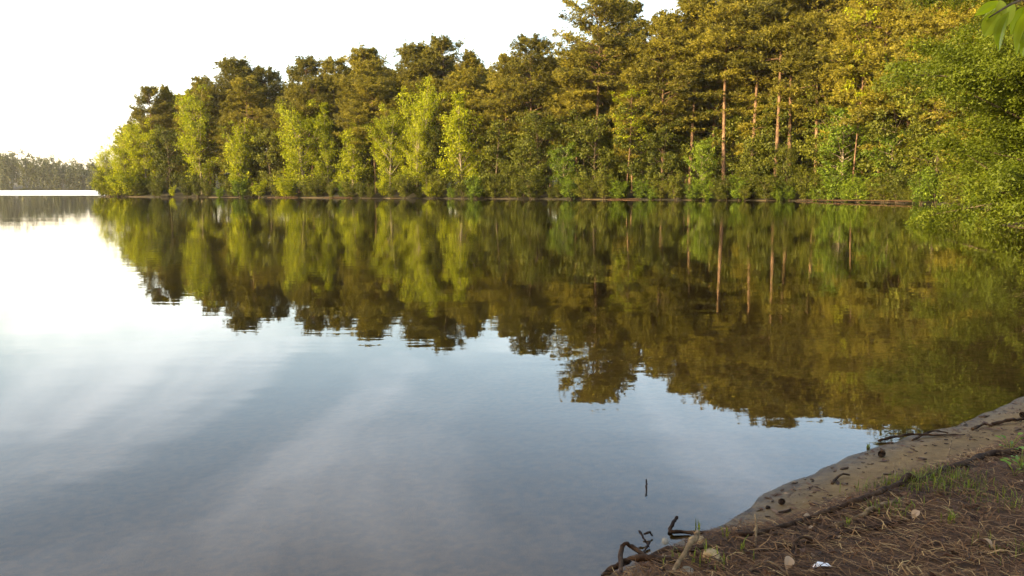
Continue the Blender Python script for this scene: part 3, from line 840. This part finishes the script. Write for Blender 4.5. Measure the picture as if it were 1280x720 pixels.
def stone(name, loc, sx, sy, sz, mat, label, cat, seed, group=None, rough=.18):
    import bmesh
    bm = bmesh.new()
    bmesh.ops.create_icosphere(bm, subdivisions=3, radius=1)
    rng = np.random.default_rng(seed)
    A = rng.normal(size=(7, 3)); 
    A /= np.linalg.norm(A, axis=1)[:, None]
    for v in bm.verts:
        c = np.array(v.co)
        k = 1.0
        for q in A:
            dd = c @ q
            if dd > .55: k -= (dd - .55) * rough * 3.0
        k += rough * .25 * math.sin(c[0] * 5 + seed) * math.sin(c[1] * 6 + 1) * math.sin(c[2] * 5)
        v.co = Vector(c * k)
        v.co.x *= sx; v.co.y *= sy; v.co.z *= sz
    me = bpy.data.meshes.new(name); bm.to_mesh(me); bm.free()
    for p in me.polygons: p.use_smooth = True
    me.materials.append(M[mat])
    o = bpy.data.objects.new(name, me); COL.objects.link(o)
    o.location = loc; o.rotation_euler = (0, 0, seed * 1.3)
    return tag(o, label, cat, group)


stone('stone', hit(888, 701, .012), .054, .044, .036, 'stone', 'biggest tan stone in the grass at the bank edge', 'stone', 3)
stone('stone', hit(872, 681, .008), .05, .04, .045, 'stone', 'tan stone wedged behind the tip of the pale stick', 'stone', 4)
stone('stone', hit(858, 716, .004), .032, .028, .022, 'palestone', 'grey stone at the foot of the pale stick', 'stone', 5)
stone('stone', (wpt(829, 676)[0], wpt(829, 676)[1], -.018), .055, .035, .03, 'palestone', 'pale stone just breaking the water by the root end', 'stone', 6)
stone('stone', hit(960, 636, .006), .018, .015, .012, 'darkwood', 'small dark pebble at the waterline left of the round cone', 'stone', 8)


def cone(loc, r, label, seed):
    mb = MB()
    rng = np.random.default_rng(seed)
    n = 130
    i = np.arange(n) + .5
    ph = np.arccos(1 - 2 * i / n); th = i * 2.39996
    D = np.stack([np.cos(th) * np.sin(ph), np.sin(th) * np.sin(ph), np.cos(ph)], 1)
    tz = unit(np.cross(D, np.array([.0, .01, 1]))); tw = np.cross(D, tz)
    C = D * r * np.array([.85, .85, 1.0])
    w = r * .2
    Q = np.stack([C * .55 + tz * w, C * .55 - tz * w, C * 1.02 - tz * w * .55 + tw * w * .6, C * 1.02 + tz * w * .55 + tw * w * .6], 1)
    mb.quads(Q, rng.uniform(0, 1, n))
    Q2 = np.stack([C * .55 + tz * w, C * 1.02 + tz * w * .55 + tw * w * .6, C * 1.04 + tw * w * -.1, C * .55 - tw * w], 1)
    mb.quads(Q2, rng.uniform(0, 1, n))
    o = mb.build('pine_cone', M['bark_bit'])
    o.location = loc; o.rotation_euler = (1.2, .3, seed)
    return tag(o, label, 'pine cone', 'pine cones on the sand')


cone(hit(977, 631, .016), .019, 'dark pine cone on the sand close to the waterline', 1)
cone(hit(1102, 571, .02), .025, 'dark pine cone where the sand meets the tree reflections', 2)
cone(hit(1278, 522, .02), .024, 'dark pine cone at the right edge of the sand', 3)


# bits of bark on the sand
rb = np.random.default_rng(12)


def bit_mesh(seed):
    r = np.random.default_rng(seed)
    mb = MB()
    k = int(r.integers(5, 8))
    an = np.sort(r.uniform(0, 6.28, k)); rr = r.uniform(.6, 1.1, k)
    top = np.stack([np.cos(an) * rr, np.sin(an) * rr * .38, r.uniform(.12, .3, k)], 1)
    bot = top * np.array([1.05, 1.05, 0]) + np.array([0, 0, -.15])
    c = np.array([0, 0, .3])
    for i in range(k):
        j = (i + 1) % k
        mb.quads(np.array([[top[i], top[j], c, c]]), r.uniform(.3, 1)); mb.quads(np.array([[bot[i], bot[j], top[j], top[i]]]), r.uniform(0, .5))
    return mb.build('bark_chip', M['bark_bit'], link=False).data


bits = [bit_mesh(s) for s in range(6)]
sandpoly = SAND
cnt = 0
while cnt < 120:
    px, py = rb.uniform(950, 1285), rb.uniform(515, 660)
    w = wpt(px, py)
    s = sdist([w], SAND)[0]
    if s < .02: continue
    p = hit(px, py, .004)
    o = bpy.data.objects.new('bark_chip', bits[cnt % 6]); COL.objects.link(o)
    o.location = p; k = float(rb.choice([.010, .014, .018, .024, .035], p=[.4, .3, .17, .09, .04]))
    o.scale = (k, k, k * .8); o.rotation_euler = (rb.normal() * .15, rb.normal() * .15, rb.normal() * .5)
    tag(o, 'small dark bark chip scattered on the bare sand', 'bark chip', 'bark chips on the sand')
    cnt += 1


# ------------------------------------------------------------------ needle litter, dead leaves, grass
def ground_pts(n, rng, x0, x1, y0, y1, test):
    out = []
    tot = 0
    while tot < n:
        P = np.stack([rng.uniform(x0, x1, n), rng.uniform(y0, y1, n)], 1)
        P = P[test(P)]
        out.append(P); tot += len(P)
    return np.vstack(out)[:n]


def litter_test(edge):
    def f(P):
        r = np.random.default_rng(int(abs(P[0, 0]) * 1e4))
        d, s = sdist(P, LAND), sdist(P, SAND)
        return (d > .06 + r.exponential(.04, len(P))) & (s < r.exponential(edge, len(P)) - .02) & (P[:, 1] > P[:, 0] * .55 - 2)
    return f


def needles():
    rng = np.random.default_rng(3)
    mb = MB()
    P = ground_pts(76000, rng, -1.2, 7.0, 1.6, 10.5, litter_test(.03))
    z = land_h(P)
    n = len(P)
    az = 2.6 + rng.normal(size=n) * .75 + np.where(rng.random(n) < .3, rng.uniform(-2, 2, n), 0)
    L = rng.uniform(.03, .13, n)
    tilt = np.abs(rng.normal(size=n)) * .13
    d = np.stack([np.cos(az) * np.cos(tilt), np.sin(az) * np.cos(tilt), np.sin(tilt)], 1)
    C = np.column_stack([P, z + rng.uniform(.001, .03, n)])
    sd = np.stack([-np.sin(az), np.cos(az), np.zeros(n)], 1)
    w = rng.uniform(.0011, .0028, n)[:, None]
    sag = rng.normal(size=(n, 1)) * .012 * sd
    a, b, c = C - d * L[:, None] * .5, C + sag + np.array([0, 0, .006]), C + d * L[:, None] * .5
    tint = np.clip(.46 + .27 * rng.normal(size=n) + .2 * wob(P, 3.0), 0, 1)
    mb.quads(np.stack([a - sd * w, a + sd * w, b + sd * w, b - sd * w], 1), tint)
    mb.quads(np.stack([b - sd * w, b + sd * w, c + sd * w * .6, c - sd * w * .6], 1), tint)
    tag(mb.build('needle_litter', M['needle']), 'reddish brown pine needles carpeting the near bank', 'needle litter', kind='stuff')


needles()


def sand_debris():
    rng = np.random.default_rng(31)
    mb = MB()
    P = ground_pts(1500, rng, .4, 7.0, 3.0, 9.5, lambda P: (sdist(P, SAND) > -.05) & (sdist(P, LAND) > .03) & (wob(P, 4, .7) + wob(P, 9, 2) * .6 + rng.normal(size=len(P)) * .35 > -.05))
    n = len(P); z = land_h(P) + .003
    az = 2.6 + rng.normal(size=n) * .9; L = rng.exponential(.008, n) + .004; w = L * rng.uniform(.06, .45, n)
    d = np.stack([np.cos(az), np.sin(az), rng.normal(size=n) * .08], 1) * L[:, None]; sd = np.stack([-np.sin(az), np.cos(az), rng.normal(size=n) * .3], 1) * w[:, None]
    C = np.column_stack([P, z + rng.uniform(0, .004, n)])
    mb.quads(np.stack([C - d, C + sd, C + d, C - sd], 1), np.clip(rng.normal(.38, .25, n), 0, 1))
    tag(mb.build('sand_debris', M['deadleaf']), 'dark broken leaf and needle bits scattered over the bare sand', 'debris', kind='stuff')


sand_debris()


def dead_leaves():
    rng = np.random.default_rng(4)
    mb = MB()
    P = ground_pts(2600, rng, -1.2, 7.0, 1.6, 10.5, litter_test(.04))
    C = np.column_stack([P, land_h(P) + rng.uniform(.006, .022, len(P))])
    Nn = unit(rng.normal(size=(len(P), 3)) * .45 + np.array([0, 0, 1]))
    A = unit(np.cross(Nn, rng.normal(size=(len(P), 3)))); B = np.cross(Nn, A)
    L = rng.uniform(.008, .026, (len(P), 1)); wd = L * rng.uniform(.35, .6, (len(P), 1))
    cu = Nn * L * rng.uniform(.1, .6, (len(P), 1))
    tint = np.clip(.45 + .25 * rng.normal(size=len(P)), 0, 1)
    for sgn in (1, -1):
        mb.quads(np.stack([C - A * L, C - A * L * .3 + B * wd * sgn + cu, C + A * L * .45 + B * wd * .8 * sgn + cu, C + A * L], 1), tint)
    tag(mb.build('leaf_litter', M['deadleaf']), 'curled dead brown leaves strewn over the needles', 'leaf litter', kind='stuff')


dead_leaves()


def blade_quads(C, h, rng, spread=.6, w=.003):
    n = len(C)
    az = rng.uniform(0, 6.28, n)
    out = np.stack([np.cos(az), np.sin(az), np.zeros(n)], 1)
    sd = np.stack([-np.sin(az), np.cos(az), np.zeros(n)], 1) * w
    k = rng.uniform(.1, spread, n)[:, None]
    hh = (h * rng.uniform(.5, 1.15, n))[:, None]
    up = np.array([0, 0, 1.0])
    p1 = C + up * hh * .55 + out * k * hh * .3
    p2 = C + up * hh * (1 - k * .45) + out * k * hh
    return np.concatenate([np.stack([C - sd, C + sd, p1 + sd * .8, p1 - sd * .8], 1), np.stack([p1 - sd * .8, p1 + sd * .8, p2 + sd * .1, p2 - sd * .1], 1)])


TUFTS = [
    (1135, 602, .26, 260, .085, 'faint grass patch on the sand beside the bend of the long root'),
    (1172, 606, .22, 180, .08, 'thin grass on the litter below the root bend'),
    (1200, 614, .16, 80, .07, 'sparse grass right of the thin grass below the root bend'),
    (1190, 655, .06, 16, .08, 'upright grass sprig standing alone in the middle of the litter'),
    (1058, 660, .05, 12, .07, 'grass sprig just below the middle of the long root'),
    (905, 672, .08, 7, .08, 'bright grass blades arching over the waterline by the long root'),
    (872, 668, .05, 6, .09, 'few thin blades rising from the water end of the root'),
    (893, 707, .10, 24, .08, 'lush grass clump around the biggest tan stone'),
    (850, 702, .09, 16, .07, 'grass clump on the bank edge left of the tan stone'),
    (928, 690, .07, 8, .08, 'loose blades on the bank right of the tan stone'),
    (1085, 560, .04, 8, .05, 'tiny green sprig on the sand at the tip of the tree reflections'),
    (1265, 632, .16, 70, .07, 'dull grass patch near the right edge of the litter'),
    (1270, 690, .15, 60, .06, 'dull grass patch in the bottom right corner'),
    (1115, 640, .12, 50, .07, 'pale grass wisps just right of the peeled root'),
]
for i, (px, py, sp, n, h, lab) in enumerate(TUFTS):
    if sp < .085: sp *= .22
    rng = np.random.default_rng(100 + i)
    p = hit(px, py)
    XY = rng.normal(size=(n, 2)) * sp * np.array([.55, .4]) + np.array([p.x, p.y])
    C = np.column_stack([XY, np.maximum(land_h(XY), 0) - .004]) - np.array(tuple(p))
    mb = MB(); q = blade_quads(C, h, rng, w=.0022 if sp > .12 else .0034)
    mb.quads(q, np.tile(np.clip(rng.normal(.5 if sp < .12 else .3, .2, n), 0, 1), 2))
    if sp > .085:
        o = mb.build('grass_patch', M['grass']); tag(o, lab, 'grass', kind='stuff')
    else:
        o = mb.build('grass_tuft', M['grass']); tag(o, lab, 'grass tuft', 'grass tufts on the near bank')
    o.location = p

for i, (px, py, n, lab) in enumerate([(1262, 566, 9, 'bright leafy sprout behind the pale stick at the right edge'), (1276, 590, 10, 'bright leafy sprout below the pale stick at the right edge'),
                                      (1268, 596, 6, 'smallest bright sprout beside the one below the pale stick')]):
    rng = np.random.default_rng(200 + i)
    p = hit(px, py)
    root = empty('leafy_sprout', p, i, lab, 'sprout', 'bright sprouts at the right edge')
    mb, ms = MB(), MB()
    for k in range(n):
        az = k * 2.4; h = rng.uniform(.03, .11); rr = rng.uniform(.02, .07)
        tip = np.array([math.cos(az) * rr, math.sin(az) * rr, h])
        ms.tube(np.array([[0, 0, -.01], tip * np.array([.4, .4, .6]), tip]), .0018, 4)
        A = unit(np.array([math.cos(az), math.sin(az), .25])); B = np.array([-math.sin(az), math.cos(az), 0]); L = rng.uniform(.025, .045)
        t = rng.uniform(.2, 1)
        for sg in (1, -1):
            mb.quads(np.array([[tip, tip + A * L * .35 + B * L * .34 * sg + np.array([0, 0, .006]), tip + A * L * .75 + B * L * .22 * sg + np.array([0, 0, .004]), tip + A * L * 1.1]]), t)
    ms.build('stem', M['grass'], root); mb.build('foliage', M['sprout'], root)

# pale odds and ends on the litter
mb = MB()
rng = np.random.default_rng(5)
g = [[(i / 3 - .5) * .075, (j / 2 - .5) * .032, rng.uniform(0, .018)] for j in range(3) for i in range(4)]
g = np.array(g)
for j in range(2):
    for i in range(3):
        mb.quads(g[[j * 4 + i, j * 4 + i + 1, j * 4 + i + 5, j * 4 + i + 4]][None], rng.random())
o = mb.build('paper_scrap', M['litter']); o.location = hit(1028, 712, .008); o.rotation_euler = (0, 0, .3)
tag(o, 'crumpled white scrap lying on the needles at the bottom edge', 'litter')


def big_leaf(px, py, L, label, rz, tiltx):
    mb = MB(); n = 6
    s = np.linspace(0, 1, n)
    w = np.sin(s * math.pi) ** .8 * .36 * L
    z = np.sin(s * 2.2) * .25 * L
    for sg in (1, -1):
        e = np.stack([s * L, w * sg, z + w * .5], 1); c = np.stack([s * L, s * 0, z], 1)
        mb.quads(np.stack([c[:-1], c[1:], e[1:], e[:-1]], 1), .95)
    o = mb.build('dead_leaf', M['deadleaf'], smooth=True); o.location = hit(px, py, .012); o.rotation_euler = (tiltx, -.5, rz)
    tag(o, label, 'leaf', 'large dead leaves on the litter')


big_leaf(982, 716, .06, 'large pale tan dead leaf standing up in the litter at the bottom', 1.1, .5)
big_leaf(1140, 652, .05, 'curled grey tan dead leaf in the middle of the litter', .4, .3)
big_leaf(1240, 690, .05, 'pale grey dead leaf near the bottom right corner', 2.2, .2)


# ------------------------------------------------------------------ sapling whose leafy twig hangs into the top right corner
def sapling():
    bx, by = 2.25, 1.9
    z0 = hz(bx, by)
    root = empty('sapling', (bx, by, z0), 0, 'leafy twig with large backlit leaves hanging into the top right corner', 'sapling')
    def corner(px, py, y): return np.array([x_at(px, y, z_at(py, y)), y, z_at(py, y)])
    o = np.array([bx, by, z0])
    t1 = corner(1300, -10, 1.95)
    mb = MB()
    zt = np.linspace(-.1, 3.3, 9)
    T = np.stack([.08 * np.sin(zt * 1.3), .06 * np.sin(zt * .9 + 1) - .05, zt], 1)
    mb.tube(T, np.linspace(.028, .006, 9), 8)
    st = np.array([T[5, 0], T[5, 1], 2.02])
    twig = np.array([st, st * .5 + (t1 - o) * .5 + np.array([0, 0, .06]), t1 - o, corner(1262, 6, 1.95) - o, corner(1236, 22, 1.95) - o])
    mb.build('trunk', M['greybark'], root, smooth=True)
    mt = MB(); mt.tube(twig, np.linspace(.008, .0015, 5), 6); mt.build('twig', M['greybark'], root, smooth=True)
    rng = np.random.default_rng(6)
    specs = [(1258, 4, 1228, 26, 0.23), (1268, 2, 1243, 42, 0.24), (1262, 14, 1252, 64, 0.23), (1280, 8, 1262, 44, 0.29), (1276, 20, 1284, 60, 0.24), (1296, 4, 1274, 70, 0.21),
             (1250, 0, 1256, 24, 0.29), (1290, 10, 1300, 50, 0.26), (1245, 12, 1236, 30, 0.20), (1300, -10, 1310, 40, 0.26), (1270, -30, 1240, -8, 0.24), (1300, -40, 1330, 0, 0.24), (1252, 2, 1219, 20, 0.21), (1256, 8, 1232, 44, 0.21), (1290, 26, 1280, 72, 0.20)]
    for k, (ax, ay, tx, ty, wf) in enumerate(specs):
        y0 = 1.95 + rng.normal() * .03
        A = corner(ax, ay, y0); B = corner(tx, ty, y0 + rng.normal() * .025)
        d = B - A; L = np.linalg.norm(d); u = d / L
        sidev = unit(np.cross(u, np.array([rng.normal() * .5, 1, rng.normal() * .4]))); nn = np.cross(sidev, u)
        n = 8; s = np.linspace(0, 1, n)
        w = np.sin(np.clip(s * 1.03, 0, 1) * math.pi) ** .75 * (1 - .25 * s) * wf * L
        cen = A - o + s[:, None] * d + nn * (np.sin(s * 2.6) * .10 * L)[:, None]
        lm = MB(); tt = rng.uniform(.2, 1)
        for sg in (1, -1):
            mid = cen + sidev * (w * .55 * sg)[:, None] + nn * (w * .22)[:, None]
            e = cen + sidev * (w * sg)[:, None] + nn * (w * .30)[:, None]
            lm.quads(np.stack([cen[:-1], cen[1:], mid[1:], mid[:-1]], 1), tt); lm.quads(np.stack([mid[:-1], mid[1:], e[1:], e[:-1]], 1), tt)
        lm.build('leaf', M['overleaf'], root, smooth=True)
    # the rest of its crown, out of view
    C = []
    cm = MB()
    for k in range(26):
        c = np.array([rng.normal() * .35 + .25, rng.normal() * .35 - .25, rng.uniform(2.0, 3.3)])
        if c[0] < .1: c[0] = .1 + abs(rng.normal()) * .2
        cm.quads(leaf_quads(c + rng.normal(size=(9, 3)) * .12, .1, rng, up=.5), rng.uniform(.2, .9))
    cm.build('crown', M['overleaf'], root)


sapling()

# ------------------------------------------------------------------ thin evening haze
hm = bpy.data.materials.new('evening_air'); hm.use_nodes = True
hn_ = hm.node_tree; hn_.nodes.clear()
ho = hn_.nodes.new('ShaderNodeOutputMaterial'); hp_ = hn_.nodes.new('ShaderNodeVolumePrincipled')
hp_.inputs['Color'].default_value = (.96, .92, .80, 1); hp_.inputs['Density'].default_value = .00007; hp_.inputs['Anisotropy'].default_value = .5
hn_.links.new(hp_.outputs[0], ho.inputs['Volume'])
X0, X1, Y0, Y1, Z0, Z1 = -2900, 2900, -2900, 2900, -6, 150
me = bpy.data.meshes.new('haze')
me.from_pydata([(X0, Y0, Z0), (X1, Y0, Z0), (X1, Y1, Z0), (X0, Y1, Z0), (X0, Y0, Z1), (X1, Y0, Z1), (X1, Y1, Z1), (X0, Y1, Z1)], [],
               [(0, 3, 2, 1), (4, 5, 6, 7), (0, 1, 5, 4), (1, 2, 6, 5), (2, 3, 7, 6), (3, 0, 4, 7)])
me.materials.append(hm)
ho_ = bpy.data.objects.new('haze', me); COL.objects.link(ho_)
tag(ho_, 'thin pale evening haze over the lake', 'haze', kind='stuff')

# ------------------------------------------------------------------ sky, sun, camera
w = bpy.data.worlds.new('World'); scene.world = w
w.use_nodes = True
nt = w.node_tree; nt.nodes.clear(); L = nt.links.new
out = nt.nodes.new('ShaderNodeOutputWorld')
bg = nt.nodes.new('ShaderNodeBackground'); bg.inputs['Strength'].default_value = .128
sky = nt.nodes.new('ShaderNodeTexSky'); sky.sky_type = 'NISHITA'; sky.sun_disc = False
sky.sun_elevation = SUN_EL; sky.sun_rotation = SUN_AZ
sky.air_density = 1.0; sky.dust_density = 3.5; sky.ozone_density = .35
tc = N(nt, 'ShaderNodeTexCoord')
sx = N(nt, 'ShaderNodeSeparateXYZ'); L(tc.outputs['Generated'], sx.inputs[0])
zz = N(nt, 'ShaderNodeMath', operation='ADD'); zz.inputs[1].default_value = .12; L(sx.outputs['Z'], zz.inputs[0])
dx = N(nt, 'ShaderNodeMath', operation='DIVIDE'); L(sx.outputs['X'], dx.inputs[0]); L(zz.outputs[0], dx.inputs[1])
dy = N(nt, 'ShaderNodeMath', operation='DIVIDE'); L(sx.outputs['Y'], dy.inputs[0]); L(zz.outputs[0], dy.inputs[1])
cb = N(nt, 'ShaderNodeCombineXYZ'); L(dx.outputs[0], cb.inputs[0]); L(dy.outputs[0], cb.inputs[1])
mp = N(nt, 'ShaderNodeMapping'); mp.inputs['Rotation'].default_value = (0, 0, .22); mp.inputs['Scale'].default_value = (.85, .42, 1); mp.inputs['Location'].default_value = (3.1, 1.7, 0)
L(cb.outputs[0], mp.inputs[0])
no = N(nt, 'ShaderNodeTexNoise'); no.inputs['Scale'].default_value = 1.1; no.inputs['Detail'].default_value = 7; no.inputs['Roughness'].default_value = .56; no.inputs['Distortion'].default_value = 1.1
L(mp.outputs[0], no.inputs['Vector'])
cf = N(nt, 'ShaderNodeMapRange'); cf.interpolation_type = 'SMOOTHSTEP'
cf.inputs[1].default_value = .40; cf.inputs[2].default_value = .72; cf.inputs[3].default_value = .03; cf.inputs[4].default_value = .85
L(no.outputs['Fac'], cf.inputs[0])
ve = N(nt, 'ShaderNodeMapRange'); ve.interpolation_type = 'SMOOTHSTEP'
ve.inputs[1].default_value = .25; ve.inputs[2].default_value = .02; ve.inputs[3].default_value = 0; ve.inputs[4].default_value = .75
L(sx.outputs['Z'], ve.inputs[0])
lf = N(nt, 'ShaderNodeMapRange'); lf.inputs[1].default_value = .35; lf.inputs[2].default_value = -.7; lf.inputs[3].default_value = .25; lf.inputs[4].default_value = 1.25
L(sx.outputs['X'], lf.inputs[0])
vl = N(nt, 'ShaderNodeMath', operation='MULTIPLY'); L(ve.outputs[0], vl.inputs[0]); L(lf.outputs[0], vl.inputs[1])
mxf = N(nt, 'ShaderNodeMath', operation='MAXIMUM', use_clamp=True); L(cf.outputs[0], mxf.inputs[0]); L(vl.outputs[0], mxf.inputs[1])
mx = N(nt, 'ShaderNodeMix', data_type='RGBA')
cc = N(nt, 'ShaderNodeVectorMath', operation='MULTIPLY_ADD'); cc.inputs[1].default_value = (1.1, 1.05, 1.1); cc.inputs[2].default_value = (1.9, 1.72, 1.38)
L(sky.outputs[0], cc.inputs[0])
L(mxf.outputs[0], mx.inputs[0]); L(sky.outputs[0], mx.inputs[6]); L(cc.outputs[0], mx.inputs[7])
L(mx.outputs[2], bg.inputs['Color']); L(bg.outputs[0], out.inputs['Surface'])

sl = bpy.data.lights.new('sun', 'SUN'); sl.energy = 3.9; sl.angle = rad(.6); sl.color = (1.0, .76, .38)
so = bpy.data.objects.new('sun', sl); COL.objects.link(so)
d = Vector((math.sin(SUN_AZ) * math.cos(SUN_EL), math.cos(SUN_AZ) * math.cos(SUN_EL), math.sin(SUN_EL)))
so.rotation_euler = d.to_track_quat('Z', 'Y').to_euler()
so.location = d * 60

cd = bpy.data.cameras.new('camera'); cd.sensor_width = 36; cd.lens = 36 * FPX / W; cd.clip_start = .05; cd.clip_end = 9000
co = bpy.data.objects.new('camera', cd); COL.objects.link(co)
co.location = (0, 0, CAMH); co.rotation_euler = (math.pi / 2 - PITCH, 0, 0)
scene.camera = co

vs = scene.view_settings
vs.view_transform = 'Standard'; vs.look = 'None'; vs.gamma = 1; vs.use_curve_mapping = False
vs.exposure = 2.55
scene.cycles.max_bounces = 8; scene.cycles.transparent_max_bounces = 8; scene.cycles.transmission_bounces = 4
scene.cycles.caustics_reflective = False; scene.cycles.caustics_refractive = False
